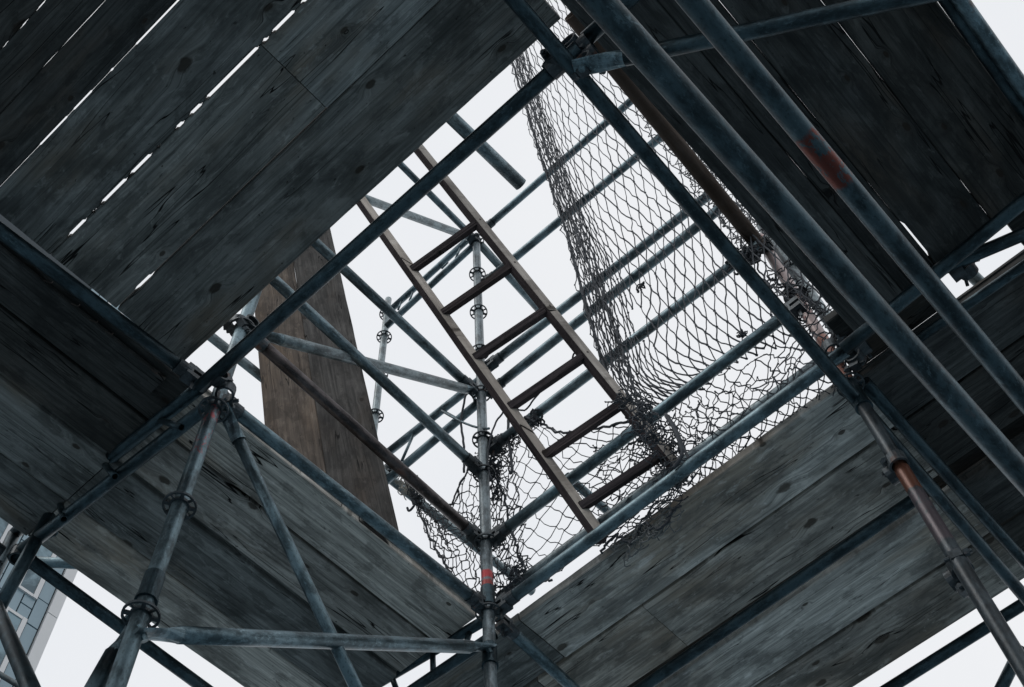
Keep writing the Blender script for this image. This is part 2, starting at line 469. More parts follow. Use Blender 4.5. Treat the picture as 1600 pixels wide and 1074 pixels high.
# ------------------------------------------------------------------ planks
def plank(label, p0, p1, width, thick=.045, mat='wood', up=Vector((0, 0, 1)), gap0=None, gap1=None, step=.1, name='scaffold_plank', cat='plank',
          group='wooden scaffold planks', wob=.0010, bow=.004, notch=(0, 0)):
    """plank from p0 to p1 (its lower face's centre line); gapN(x) narrows the -y / +y edge at world-position along the plank"""
    p0 = Vector(p0); p1 = Vector(p1); mw = board_matrix(p0, p1, up); Ln = (p1 - p0).length
    n = max(4, int(Ln / step)); verts = []; ch = .004
    sd_ = random.uniform(0, 100)
    for i in range(n + 1):
        x_ = Ln * i / n
        w0 = -width / 2 + (noise.noise(Vector((x_ * 3.1, sd_, 0))) * wob * 1.2 + noise.noise(Vector((x_ * 14, sd_, 3))) * wob)
        w1 = width / 2 + (noise.noise(Vector((x_ * 3.1, sd_, 7))) * wob * 2 + noise.noise(Vector((x_ * 14, sd_, 11))) * wob)
        if gap0: w0 = -width / 2 + gap0(x_)
        if gap1: w1 = width / 2 - gap1(x_)
        zb = noise.noise(Vector((x_ * .7, sd_, 20))) * bow
        cup = .0015
        verts += [Vector((x_, w0 + ch + notch[0], zb)), Vector((x_, 0, zb + cup)), Vector((x_, w1 - ch - notch[1], zb)), Vector((x_, w1 - notch[1], zb + ch)), Vector((x_, w1 - notch[1], zb + thick * .62)), Vector((x_, w1, zb + thick * .66)), Vector((x_, w1, zb + thick - ch)),
                  Vector((x_, w1 - ch, zb + thick)), Vector((x_, w0 + ch, zb + thick)), Vector((x_, w0, zb + thick - ch)), Vector((x_, w0, zb + thick * .66)), Vector((x_, w0 + notch[0], zb + thick * .62)), Vector((x_, w0 + notch[0], zb + ch))]
    k = 13; faces = []
    for i in range(n):
        for j in range(k):
            a = i * k + j; b = i * k + (j + 1) % k; faces.append([a, a + k, b + k, b])
    faces.append(list(range(k))); faces.append([n * k + j for j in range(k - 1, -1, -1)])
    o = link(name, mesh(name, verts, faces, M[mat]))
    o.matrix_world = mw
    tag(o, label, cat, group)
    return o


H = 3.7
def zz(h): return h + EYE
def xy(x, y, h=H): return Vector((x, y, zz(h)))

# lit slits between the upper left planks: photo x-ranges where sky shows
def slit(px_ranges, line, width_open, nominal, closed=.0003):
    (ax, ay), (bx, by) = line
    iv = []
    for (a, b) in px_ranges:
        q = [at(p, ay + (by - ay) * (p - ax) / (bx - ax), h=H).x for p in (a, b)]
        iv.append((min(q), max(q)))
    def f(world_x):
        for (a, b) in iv:
            if a <= world_x <= b: return nominal
        return closed
    return f
J3 = slit([(479, 700), (433, 467), (417, 424), (327, 408), (299, 319), (278, 290), (249, 252), (204, 238), (158, 197), (143, 148), (104, 133)], ((95, 380), (495, 0)), .01, .0052)
J2 = slit([(208, 500), (168, 175), (108, 141), (54, 103), (34, 36), (16, 20)], ((17, 267), (283, 0)), .006, .0023)
J0 = slit([(-60, -20), (0, 6), (30, 40), (56, 70)], ((0, 75), (73, 0)), .006, .0017)
J4 = slit([(210, 234)], ((180, 481), (703, 0)), .01, .0065, .0022)
XL = -2.115
def gx(fn, x0): return lambda s_: fn(x0 + s_)
UL = [(.30, .578, 'J3', 'J4'), (.578, .868, 'J4', None)]
plank('upper left plank along the hatch opening, dark knots and a long crack', xy(XL, .7225), xy(-.38, .7225), .287, gap0=gx(J4, XL), step=.02)
plank('upper left plank second from the hatch, left piece ending at a butt joint', xy(XL, .442), xy(-1.10, .442), .272, gap0=gx(J3, XL), gap1=gx(J4, XL), step=.006)
plank('upper left plank second from the hatch, piece above the butt joint', xy(-1.097, .442), xy(-.38, .442, H + .002), .272, gap0=gx(J3, -1.097), step=.006, mat='wood')
plank('upper left plank between two bright slits of sky, third from the hatch', xy(XL, .178), xy(-.38, .178), .254, gap0=gx(J2, XL), gap1=gx(J3, XL), step=.006)
plank('dark plank beyond the second bright slit, fourth from the hatch', xy(XL, -.022), xy(-.38, -.022), .145, mat='wood_dark_shaded', gap1=gx(J2, XL), step=.006)
plank('narrow dark plank in the top left corner below a bluish slit', xy(XL, -.155), xy(-.38, -.155), .118, mat='wood_dark_shaded', gap0=gx(J0, XL), step=.006)
plank('outermost plank in the top left corner beyond the bluish slit', xy(XL, -.34), xy(-.38, -.34), .25, mat='wood_dark_shaded', gap1=gx(J0, XL), step=.006)
plank('dark plank above the top left corner, last of the upper left deck', xy(XL, -.60), xy(-.38, -.60), .26, mat='wood_dark_shaded')

# lower left deck: four planks along y in two spans, butting over the left standard
ll = [(-2.266, .220, 'inner'), (-2.488, .2225, 'second'), (-2.733, .266, 'third'), (-2.985, .237, 'outer')]
lln = [(.011, 0), (.014, .007), (.012, .006), (0, .007)]
ll_b = ['lower left plank beside the hatch ledger, nearest the opening', 'lower left plank second from the opening, long dark joint on both sides',
        'lower left plank third from the opening, streaked grey', 'lower left plank on the outer edge against the sky']
ll_a = ['dark plank left of the nailed timber strip, running to the left picture edge', 'dark brownish plank second below the nailed strip at the left edge',
        'bluish grey streaked plank third below the nailed strip at the left edge', 'outer left plank above the glimpse of the building']
for i, (xc, wd, nm) in enumerate(ll):
    hh = H + (.0, .004, -.003, .003)[i]
    plank(ll_b[i], xy(xc, .955, hh), xy(xc, 2.405, hh), wd, mat='wood_lit' if i != 2 else 'wood', notch=lln[i][::1])
    plank(ll_a[i], xy(xc, -1.1, hh - .006), xy(xc, .95, hh - .006), wd, mat='wood_dark_shaded' if i < 2 else 'wood', notch=lln[i])
plank('dark timber strip with bent nails under the plank ends at left', xy(-2.235, -.9, 3.668), xy(-2.235, .86, 3.668), .085, .022, 'wood_dark_shaded', name='timber_strip', cat='timber strip', group='loose timbers')
strip = bpy.data.objects['timber_strip']
for (px, py) in ((40, 399), (68, 424), (82, 441), (124, 477), (152, 503), (176, 522), (245, 583)):
    p = at(px, py, h=3.668); mb = MB()
    dd = Vector((random.uniform(-.5, .5), random.uniform(-.6, .2), -1)).normalized()
    q = p + Vector((0, 0, .004)); path_tube(mb, [q, q + Vector((0, 0, -.012)), q + Vector((0, 0, -.012)) + Vector((dd.x * .6, -.8, -.2)) * .03], .0022, 6)
    n_ = link('nail', mb.me('nail', M['nail'])); n_.parent = strip; n_.matrix_parent_inverse = strip.matrix_world.inverted()

# lower right deck: planks along x
lr = [(2.537, 2.822, -2.06, -.10, .0), (2.828, 3.115, -2.25, 1.2, .003), (3.205, 3.488, -2.3, 1.3, .0), (3.50, 3.775, -2.35, 1.1, .004)]
plank('lower right plank along the hatch, long grain cracks, pale inner edge', xy(-2.055, 2.6795), xy(-.452, 2.6795), .2875, mat='wood_lit', step=.06, notch=(0, .007))
plank('lower right plank second from the hatch, left piece up to a butt joint', xy(-2.22, 2.972), xy(-1.664, 2.972, H + .002), .2955, mat='wood_lit', notch=(.006, .004))
plank('lower right plank second from the hatch, bluish grey piece right of the butt joint', xy(-1.661, 2.972), xy(-.452, 2.972), .2955, mat='wood_lit', notch=(.006, .004))
plank('lower right plank just below the long dark ledger, brown stain near the rusty standard', xy(-2.3, 3.352), xy(-.452, 3.352), .283, mat='wood_lit', notch=(0, .008))
plank('outer lower right plank against the sky at the bottom right', xy(-2.35, 3.638), xy(-.452, 3.638), .286, mat='wood_lit', notch=(.006, 0))
plank('added dark plank blocking the sky over the gap above the long lower ledger', xy(-2.3, 3.165, H + .11), xy(1.2, 3.165, H + .11), .30, .045, 'wood_dark_shaded')  # extra plank, put in so no sky shows through the gap
rb = ['dark plank right of the rusty standard, nearest the right deck', 'dark plank right of the rusty standard, second from the right deck',
      'dark plank right of the rusty standard, third from the right deck', 'outer dark plank at the right picture edge']
plank('black plank bridging the right deck and the lower right deck, left of the bright gap', xy(-.40, 2.44, H + .05), xy(-.02, 2.44, H + .05), .24, mat='wood_dark_shaded')
plank('black plank bridging the two right decks at the right picture edge', xy(.275, 2.44, H + .05), xy(1.25, 2.44, H + .05), .24, mat='wood_dark_shaded')
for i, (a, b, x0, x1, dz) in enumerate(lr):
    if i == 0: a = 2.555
    plank(rb[i], xy(-.447, (a + b) / 2, H + .004 + dz), xy(1.25, (a + b) / 2, H + .004 + dz), b - a + .004, mat='wood_dark_shaded', notch=(.006, .005))
plank('brown plank under the foot of the middle standard', xy(-2.75, 2.675), xy(-2.060, 2.675), .285, mat='wood', notch=(0, .006))
plank('brown plank at the bottom edge left of the middle standard', xy(-2.85, 2.97), xy(-2.225, 2.97), .290, mat='wood', notch=(.005, 0))

# right deck: planks along y
jo = at(1503, 283, h=H).y
def RG(s_):
    yv = -1.2 + s_
    return .013 if yv > jo and yv < 2.335 else .0
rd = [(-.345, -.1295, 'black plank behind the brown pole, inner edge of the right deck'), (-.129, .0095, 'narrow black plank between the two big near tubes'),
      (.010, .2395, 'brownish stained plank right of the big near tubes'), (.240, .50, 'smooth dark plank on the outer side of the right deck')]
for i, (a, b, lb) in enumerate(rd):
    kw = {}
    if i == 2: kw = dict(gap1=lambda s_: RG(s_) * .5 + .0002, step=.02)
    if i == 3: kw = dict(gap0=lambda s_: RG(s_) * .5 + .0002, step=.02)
    plank(lb, xy((a + b) / 2, -1.2), xy((a + b) / 2, 2.385), b - a + (.0006 if i < 3 else 0), mat='wood_dark_shaded', notch=(.0 if i in (0, 3) else .003, .003 if i < 2 else 0), **kw)

# two boards standing behind the hatch
dB = Vector((-.11294496, -.14095394, .98355245)); BR = Vector((-2.15, 1.9568, zz(3.7807)))
wB = Vector((.8, .6, 0)); nB = dB.cross(wB).normalized(); wB = nB.cross(dB).normalized()
def standing(label, off, wd, mat, lo=.12, hi=4.6, tilt=0.0, grp='boards standing upright on the deck'):
    c0 = BR - wB * (off + wd / 2) + dB * lo; c1 = BR - wB * (off + wd / 2) + dB * hi - wB * tilt
    side = nB if nB.dot(Vector((0, 0, EYE)) - c0) < 0 else -nB
    return plank(label, c0, c1, wd, .036, mat, up=side, name='standing_board', cat='board', group=grp)
standing('grey upright board leaning behind the hatch, right of the pair', 0, .2405, 'wood_grey', lo=-.02)
standing('brown upright board leaning behind the hatch, left of the pair', .241, .236, 'wood_brown', tilt=0, lo=.045)

# ------------------------------------------------------------------ standards
def std(label, pa, pb, mat, rings, collars=(), r=TR, foot=False):
    dn = (pa.z - .02) / ((pb - pa).normalized().z) if foot else 0.0
    return tube('scaffold_standard', label, 'standard', pa, pb, mat, r, '', 'vertical scaffold standards', rings, collars, down=dn)
def along(pa, pb, h): return (zz(h) - pa.z) / (pb.z - pa.z) * (pb - pa).length

S1a = at(168, 1110, h=2.12); S1b = at(398, 458, h=4.36); dS = (S1b - S1a)
S1b = S1a + dS * 1.5
std('left standard in front of the lower left planks with a reddish smear', S1a, S1b, 'steel_s1', [along(S1a, S1b, h) for h in (2.45, 2.93, 3.47, 4.05, 4.55)], [along(S1a, S1b, 2.56)], foot=True)
S2a = at(768, 1110, h=3.07); S2b = at(744, 371, h=7.16)
std('middle standard at the lower corner of the hatch with a red painted band', S2a, S2b, 'steel_s2', [along(S2a, S2b, h) for h in (3.57, 4.0, 4.5, 4.78, 5.2, 5.63, 6.1, 6.6, 7.1)], [along(S2a, S2b, 3.66), along(S2a, S2b, 3.34)], foot=True)
S3a = at(1608, 1058, h=2.17); S3b = at(1188, 372, h=4.9)
std('right standard with flaking pink and rust red paint', S3a, S3b, 'steel_s3', [along(S3a, S3b, h) for h in (3.60, 4.31)], [along(S3a, S3b, 3.50)], foot=True)
T3a = at(1345, 572, h=3.78); T3b = at(1190, 352, h=5.1)
std('pale grey standard close behind the pink painted one', T3a, T3b, 'steel_light', [along(T3a, T3b, 3.98), along(T3a, T3b, 4.62)])
S5a = Vector((-2.92, 2.40, zz(4.9))); S5b = at(607, 468, y=2.40)
std('slim far standard with a free top end, left of the ladder', S5a, S5b, 'steel_light', [along(S5a, S5b, h) for h in (5.5, 6.02, 6.5, 6.98, 7.3)], r=.022)
S4a = at(-40, 960, y=.95); S4b = at(22, 835, y=.95)
std('dark standard at the left picture edge in front of the building', S4a, S4b, 'steel_dark', [], foot=True)

# ------------------------------------------------------------------ ledgers round the hatch
def led(label, a, b, mat='steel', ends='--', r=TR, name='scaffold_ledger', cat='ledger', group='horizontal scaffold ledgers', down=0.0, beyond=0.0):
    return tube(name, label, cat, a, b, mat, r, ends, group, down=down, beyond=beyond)
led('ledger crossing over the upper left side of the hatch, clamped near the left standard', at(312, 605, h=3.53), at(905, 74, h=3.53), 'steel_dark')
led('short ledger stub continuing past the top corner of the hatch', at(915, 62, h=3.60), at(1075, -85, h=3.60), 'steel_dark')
S1n = at(330, 612, h=3.60); S2n = at(768, 958, h=3.60)
led('ledger under the inner edge of the lower left planks', S1n, S2n, 'steel', 'ww')
led('ledger running from the left standard to the left edge under the plank ends', at(322, 604, h=3.62), at(-60, 315, h=3.62), 'steel_dark', 'w-')
A5e = at(1322, 548, h=3.60)
led('lower ledger on the right side of the hatch, just above the plank edge', S2n, A5e, 'steel', 'w-')
led('upper rail on the right side of the hatch, netting tied behind it', at(760, 850, h=4.02), at(1262, 466, h=4.02), 'steel', 'ww')
led('pale tube hidden close behind the lower right hatch ledger', at(783, 933, h=3.80), at(1290, 560, h=3.80), 'steel_light')
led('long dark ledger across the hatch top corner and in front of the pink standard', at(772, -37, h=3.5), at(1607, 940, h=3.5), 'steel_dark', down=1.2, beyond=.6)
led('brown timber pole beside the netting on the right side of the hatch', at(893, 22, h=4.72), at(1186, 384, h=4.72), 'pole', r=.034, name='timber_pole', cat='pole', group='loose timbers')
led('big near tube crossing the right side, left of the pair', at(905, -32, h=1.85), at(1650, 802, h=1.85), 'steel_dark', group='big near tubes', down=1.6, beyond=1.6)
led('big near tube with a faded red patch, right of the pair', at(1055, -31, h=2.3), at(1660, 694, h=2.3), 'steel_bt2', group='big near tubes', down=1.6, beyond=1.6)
led('sloping brace across the top behind the two big near tubes', at(912, 104, h=3.42), at(1470, -14, h=3.08), 'steel_dark', 'f-', beyond=.8, name='scaffold_brace', cat='brace', group='diagonal scaffold braces')
led('teal grey tube along the outer edge of the right deck at the top right', at(1447, -75, h=3.60), at(1660, 225, h=3.60), 'steel', down=.9, beyond=.4)
led('dark tube squeezed between the right deck and its outer tube', at(1427, -75, h=3.66), at(1642, 230, h=3.66), 'steel_dark')
led('dark transom carrying the right deck, behind the big near tubes', at(1318, 546, h=3.57), at(1700, 232, h=3.57), 'steel_dark', beyond=.5)
led('second dark transom beside the sky gap at the right edge', at(1420, 540, h=3.64), at(1680, 360, h=3.64), 'steel_dark', r=.018)
led('dark brace crossing the bright gap at the right edge', at(1455, 427, h=3.66), at(1640, 349, h=3.65), 'steel_dark', r=.023, name='scaffold_brace', cat='brace', group='diagonal scaffold braces')
led('thin rod standing in the bright gap at the right edge', at(1501, 412, h=3.76), at(1512, 447, h=3.70), 'fit', r=.006, name='steel_rod', cat='rod', group='thin steel rods')
led('pale short tube in the bright gap at the right edge', at(1506, 418, h=4.3), at(1560, 470, h=4.3), 'steel_light', r=.026)
led('long ledger below the gap between the lower right planks', at(960, 1105, h=3.56), at(1432, 779, h=3.56), 'steel_dark', '--')
led('outer ledger seen against the sky at the bottom right', at(1330, 1113, h=3.58), at(1680, 893, h=3.58), 'steel_dark')
led('outer ledger seen against the sky at the bottom left', at(48, 877, h=3.55), at(350, 1098, h=3.55), 'steel_dark')
led('ledger chord running outwards from the pink standard at the right', at(1350, 597, h=3.62), at(1640, 922, h=3.62), 'steel_dark')
led('tube corner rising into the bottom right picture corner', at(1540, 1125, h=3.3), at(1596, 1012, h=3.5), 'steel_dark', name='scaffold_brace', cat='brace', group='diagonal scaffold braces')
led('transom under the left end of the lower right planks', at(772, 962, h=3.60), at(935, 1112, h=3.60), 'steel', 'w-')
# lattice beams
def lattice(label, c1, c2, webs, mat='steel_dark', wr=.012, r=TR):
    t = empty('lattice_beam', label, 'lattice beam', Matrix.Translation(c1[0]), 'lattice beams')
    for (nm, a, b, rr) in [('chord', c1[0], c1[1], r), ('chord', c2[0], c2[1], r)] + [('web_bar', a_, b_, wr) for (a_, b_) in webs]:
        me = tube_mesh((b - a).length, rr, M[mat])
        link(nm, me, t, None, Matrix.Translation(-c1[0]) @ axis_matrix(a, b))
    return t
yl = .95
lattice('dark lattice beam from the left standard to the left edge under the planks', (at(316, 603, y=yl), at(24, 833, y=yl)), (at(336, 626, y=1.0), at(20, 872, y=yl)),
        [(at(284, 668, y=yl), at(245, 655, y=yl)), (at(180, 745, y=yl), at(160, 722, y=yl)), (at(100, 812, y=yl), at(92, 780, y=yl))])
y2 = 2.43
lattice('dark lattice beam under the lower ends of the lower left planks', (at(765, 965, y=y2), at(540, 1098, y=y2)), (at(772, 992, y=y2), at(600, 1108, y=y2)),
        [(at(676, 1014, y=y2), at(677, 1058, y=y2)), (at(735, 985, y=y2), at(722, 1024, y=y2)), (at(610, 1052, y=y2), at(625, 1092, y=y2))], r=.022)
y3 = 2.37
lattice('pale upper lattice beam between the middle and the far standard', (at(734, 372, y=y3), at(612, 483, y=y3)), (at(740, 384, y=y3), at(604, 510, y=y3)),
        [(at(722, 382, y=y3), at(712, 404, y=y3)), (at(700, 410, y=y3), at(690, 420, y=y3)), (at(645, 457, y=y3), at(640, 470, y=y3)), (at(628, 470, y=y3), at(622, 484, y=y3))], mat='steel_skylit', wr=.007, r=.0215)
lattice('lower lattice beam between the middle and the far standard', (at(752, 592, y=y3), at(598, 714, y=y3)), (at(752, 626, y=y3), at(603, 752, y=y3)),
        [(at(646, 679, y=y3), at(628, 720, y=y3)), (at(690, 641, y=y3), at(720, 658, y=y3)), (at(740, 604, y=y3), at(742, 630, y=y3))], mat='steel_skylit', wr=.008, r=.0225)
# guard rails and braces on the left face (x = -2.06) and the far face (y = 2.38)
xf = -2.062
led('upper rail on the left face ending at the middle standard', at(455, 344, h=5.2), at(748, 617, h=5.2), 'steel_skylit', '-w')
led('rail on the left face in front of the boards, middle of three', at(395, 407, h=4.52), at(757, 742, h=4.52), 'steel_skylit', '-w')
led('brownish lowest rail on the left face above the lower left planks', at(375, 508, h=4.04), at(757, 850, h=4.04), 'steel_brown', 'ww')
def brc(label, a, b, mat='steel', ends='ff', r=TR): return led(label, a, b, mat, ends, r, name='scaffold_brace', cat='brace', group='diagonal scaffold braces')
brc('pale diagonal brace rising from the left standard to the middle standard', at(405, 522, x=xf), at(745, 613, x=xf), 'steel_light')
brc('pale upper diagonal brace ending at the top of the middle standard', at(520, 292, x=xf), at(746, 376, x=xf), 'steel_light')
led('thin upper rail on the left face meeting the top of the middle standard', at(575, 206, h=7.1), at(742, 374, h=7.1), 'steel_skylit', r=.021)
led('tube going back from the top of the middle standard behind the ladder', at(750, 382, h=7.1), at(845, 487, h=7.1), 'steel_light', r=.026)
led('loose tube with an open end hanging over the hatch top', at(660, 140, h=4.4), at(814, 289, h=4.4), 'steel_skylit', r=.0265)
brc('brace with flattened end from the left standard down across the lower left planks', at(350, 640, x=-2.04), at(572, 1108, x=-2.04), 'steel', 'f-', .0198)
brc('near level brace between the left and the middle standard across the lower picture', at(222, 990, x=-2.03), at(762, 1012, x=-2.03), 'steel', 'ff')
brc('dark brace dropping beside the foot of the left standard', at(206, 972, h=2.46), at(122, 1122, h=2.12), 'steel_dark', 'f-')
led('pale rail of the far bay with netting bound to its upper end', at(250, 463, h=5.2), at(832, 925, h=5.2), 'steel_light')
led('short tube in the next bay between ladder foot and net', at(885, 744, h=5.0), at(968, 815, h=5.0), 'steel_skylit', r=.023)
yr = 2.385
rails = [('topmost rail on the far face, running up behind the netting', (748, 366), (1010, 137), 'steel_skylit'), ('second rail from the top on the far face', (748, 450), (1035, 212), 'steel_skylit'),
         ('third rail on the far face behind the ladder rungs', (755, 579), (1110, 303), 'steel_skylit'), ('fourth rail on the far face behind the ladder rungs', (756, 620), (1135, 318), 'steel_skylit'),
         ('fifth rail on the far face with cloth knots at the middle standard', (758, 708), (1186, 383), 'steel_skylit')]
for (lb, a, b, mt) in rails: led(lb, at(*a, y=yr), at(*b, y=yr), mt, 'w-')
# left edge odds and ends
brc('dark brace crossing the lattice beam at the left picture edge', at(92, 780, y=.955), at(-14, 972, y=.955), 'steel_dark', '--')
brc('dark brace dropping to the right at the lower left corner', at(-8, 945, y=.93), at(66, 1118, y=.93), 'steel_dark', '--')
led('thin tube at the lower left corner before the building', at(-20, 1042, y=1.6), at(60, 1090, y=1.6), 'steel_dark', r=.014)
led('short bluish tube at the dark node by the left edge', at(24, 859, y=.99), at(84, 831, y=.99), 'steel', r=.017)
led('short grey tube jutting left from the outer plank edge', at(56, 878, h=4.3), at(150, 883, h=4.3), 'steel', r=.024)

# couplers
ax = Vector((1, 0, 0)); ay = Vector((0, 1, 0)); az = Vector((0, 0, 1))
coupler('coupler joining the two ledgers at the top corner of the hatch', at(868, 104, h=3.53), ax, ay, (0.02, -.01, -.0), )
coupler('dark coupler beyond the top corner of the hatch', at(893, 72, h=3.60), ay, ax, (.03, .02, -.03))
coupler('coupler holding the sloping brace at the top corner', at(915, 100, h=3.46), ay, ax, (.02, .01, .05))
coupler('clamp where the hatch ledger meets the left standard', at(340, 588, h=3.54), ax, az, (-.02, .055, -.01))
coupler('clamp on the left standard just above the hatch ledger', at(372, 507, h=4.07), az, ax, (.03, .03, 0))
coupler('black clamp beside the pink painted standard', at(1300, 545, h=3.75), az, ax, (.045, .02, 0))
coupler('black clamp on the pale standard at the right hatch corner', at(1322, 528, h=3.85), az, ay, (.03, .03, -.02))
coupler('black clamp at the end of the right hatch ledger', at(1336, 560, h=3.68), ay, ax, (.04, .0, .03))
coupler('black clamp beside the sky gap at the right edge', at(1494, 424, h=3.66), ax, ay, (.03, .03, .02))
coupler('dark clamp at the left picture edge before the building', at(30, 868, h=3.58), az, ay, (.0, .03, 0))
coupler('round dark clamp cut by the left picture edge', at(-8, 860, h=3.58), ay, ax, (-.03, .0, .02))
coupler('small clamp at the top of the middle standard', at(742, 378, y=2.34), az, ax, (.0, -.03, .01))

coupler('clamp tied into the net at the upper right standard', at(1182, 383, h=4.74), az, ax, (.03, .03, .02))
coupler('rusty clamp below the plank edge on the right standard', at(1402, 722, h=3.10), az, ax, (-.03, .03, .0))
coupler('small rusty clamp low on the right standard near the picture edge', at(1500, 885, h=2.63), az, ax, (-.03, .03, .0))
coupler('small clamp at the foot of the far standard', at(605, 738, y=2.38), az, ax, (.03, 0, .02))

# ------------------------------------------------------------------ ladder
dL = Vector((-.15673405, -.46385073, .87193861)); LL = Vector((-1.5566, 2.41199, zz(3.7))); LR = Vector((-1.1629, 2.484, zz(3.7)))
lad = empty('wooden_ladder', 'wooden ladder leaning up through the hatch between the rails', 'ladder', Matrix.Translation(LL))
xL = (LR - LL).normalized(); nL = xL.cross(dL).normalized()
if nL.z > 0: nL = -nL                                     # towards the viewer below
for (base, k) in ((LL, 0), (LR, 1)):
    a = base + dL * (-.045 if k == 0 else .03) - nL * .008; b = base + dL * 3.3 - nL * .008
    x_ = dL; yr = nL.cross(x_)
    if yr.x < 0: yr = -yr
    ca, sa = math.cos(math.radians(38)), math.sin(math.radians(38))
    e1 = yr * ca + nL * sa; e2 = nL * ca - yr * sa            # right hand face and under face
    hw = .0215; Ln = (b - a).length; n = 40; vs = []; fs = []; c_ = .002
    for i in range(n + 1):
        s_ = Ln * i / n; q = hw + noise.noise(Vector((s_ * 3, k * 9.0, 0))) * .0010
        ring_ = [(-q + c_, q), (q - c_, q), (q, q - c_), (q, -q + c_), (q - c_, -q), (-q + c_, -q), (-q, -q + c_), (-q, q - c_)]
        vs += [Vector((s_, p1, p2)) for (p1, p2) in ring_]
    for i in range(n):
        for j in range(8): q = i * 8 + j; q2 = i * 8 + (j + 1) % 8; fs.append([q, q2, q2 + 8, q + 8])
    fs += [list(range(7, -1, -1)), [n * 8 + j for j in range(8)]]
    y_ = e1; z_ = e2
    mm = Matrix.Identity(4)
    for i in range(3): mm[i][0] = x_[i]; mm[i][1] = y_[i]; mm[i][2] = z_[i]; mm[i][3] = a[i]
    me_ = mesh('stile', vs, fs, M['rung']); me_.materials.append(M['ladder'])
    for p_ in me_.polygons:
        if p_.index < n * 8 and p_.index % 8 in (1, 2, 3): p_.material_index = 1  # right faces paler than the rest: light and shade painted on the stile
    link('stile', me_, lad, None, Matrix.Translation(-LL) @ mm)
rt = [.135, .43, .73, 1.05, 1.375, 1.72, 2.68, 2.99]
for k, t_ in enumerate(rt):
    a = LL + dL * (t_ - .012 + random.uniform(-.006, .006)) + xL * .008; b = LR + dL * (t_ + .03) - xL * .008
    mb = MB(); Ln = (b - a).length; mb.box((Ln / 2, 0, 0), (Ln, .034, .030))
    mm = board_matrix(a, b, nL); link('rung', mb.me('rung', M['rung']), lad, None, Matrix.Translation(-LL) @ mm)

for t_ in rt:                                             # nail heads where the rungs meet the stiles
    for (base, dx) in ((LL, .0), (LR, .03)):
        p = base + dL * (t_ + dx + .004) - nL * .008 + e1 * .0218
        mb = MB(); mb.cyl(Vector((0, 0, 0)), e1 * .0015, .005, None, 8)
        link('nail', mb.me('nail', M['nail']), lad, None, Matrix.Translation(p - LL))

# ------------------------------------------------------------------ netting
def cat(p0, p1, p2, p3, t):
    return .5 * ((2 * p1) + (p2 - p0) * t + (2 * p0 - 5 * p1 + 4 * p2 - p3) * t * t + (3 * p1 - p0 - 3 * p2 + p3) * t * t * t)
def interp(row, u):
    n = len(row) - 1; f = min(max(u, 0), 1) * n; i = min(int(f), n - 1); t = f - i
    g = lambda k: row[min(max(k, 0), n)]
    return cat(g(i - 1), g(i), g(i + 1), g(i + 2), t)
def grid_eval(rows, u, v):
    return interp([interp(r, u) for r in rows], v)


def netting(parent, rows, nu, nv, r, jit, depth_noise, drop=0.0, seed=0, sag=.15, colw=None, name='netting', hole=None):
    """knotted diamond mesh over a surface; rows = control points (world) from top to bottom"""
    rg = random.Random(seed); pts = {}
    mb = MB()
    for i in range(nu + 1):
        for j in range(nv + 1):
            if (i + j) % 2: continue
            u = i / nu; v = j / nv
            if colw: u = colw(u, v)
            p = grid_eval(rows, u, v)
            s_ = Vector((i * .37, j * .31, seed * 3.7))
            p = p + Vector((rg.gauss(0, 1), 0, rg.gauss(0, 1))) * jit + Vector((noise.noise(s_ * .5), 0, noise.noise(s_ * .5 + Vector((9, 9, 9))))) * jit * 2.2
            p.y += noise.noise(s_ * .6 + Vector((3, 1, 7))) * depth_noise + rg.gauss(0, 1) * depth_noise * .2
            pts[(i, j)] = p
    for (i, j), p in pts.items():
        if hole and hole(i / nu, j / nv): continue
        for di in (-1, 1):
            q = pts.get((i + di, j + 1))
            if q is None or rg.random() < drop: continue
            if hole and hole((i + di) / nu, (j + 1) / nv): continue
            Ln = (q - p).length
            perp = Vector((q.z - p.z, 0, p.x - q.x)).normalized() if Ln > 1e-6 else Vector()
            b1 = perp * Ln * rg.uniform(-sag, sag) + Vector((0, 0, -Ln * .05))
            b2 = perp * Ln * rg.uniform(-sag, sag) + Vector((0, 0, -Ln * .05))
            path_tube(mb, [p, p.lerp(q, .33) + b1, p.lerp(q, .67) + b2, q], r * rg.uniform(.8, 1.2), 4)
    for (i, j), p in pts.items():                            # knots
        if hole and hole(i / nu, j / nv): continue
        k = r * rg.uniform(1.7, 2.3); b = len(mb.v)
        mb.v += [p + Vector(d) * k for d in ((1, 0, 0), (-1, 0, 0), (0, 1, 0), (0, -1, 0), (0, 0, 1.2), (0, 0, -1.2))]
        mb.f += [[b + 0, b + 2, b + 4], [b + 2, b + 1, b + 4], [b + 1, b + 3, b + 4], [b + 3, b + 0, b + 4], [b + 2, b + 0, b + 5], [b + 1, b + 2, b + 5], [b + 3, b + 1, b + 5], [b + 0, b + 3, b + 5]]
    o = link(name, mb.me(name, M['cord']), parent, None, Matrix.Translation(-parent.location))
    return o


def rope(parent, pts, r, mat='cord', name='rope', n=8, sub=6, wob=.004, seed=1):
    rg = random.Random(seed); pl = []
    for i in range((len(pts) - 1) * sub + 1):
        p = interp(pts, i / ((len(pts) - 1) * sub)); pl.append(p + Vector((rg.gauss(0, wob), rg.gauss(0, wob * .5), rg.gauss(0, wob))))
    mb = MB(); path_tube(mb, pl, r, n)
    if parent is None: return link(name, mb.me(name, M[mat], True))
    return link(name, mb.me(name, M[mat], True), parent, None, Matrix.Translation(-parent.location))


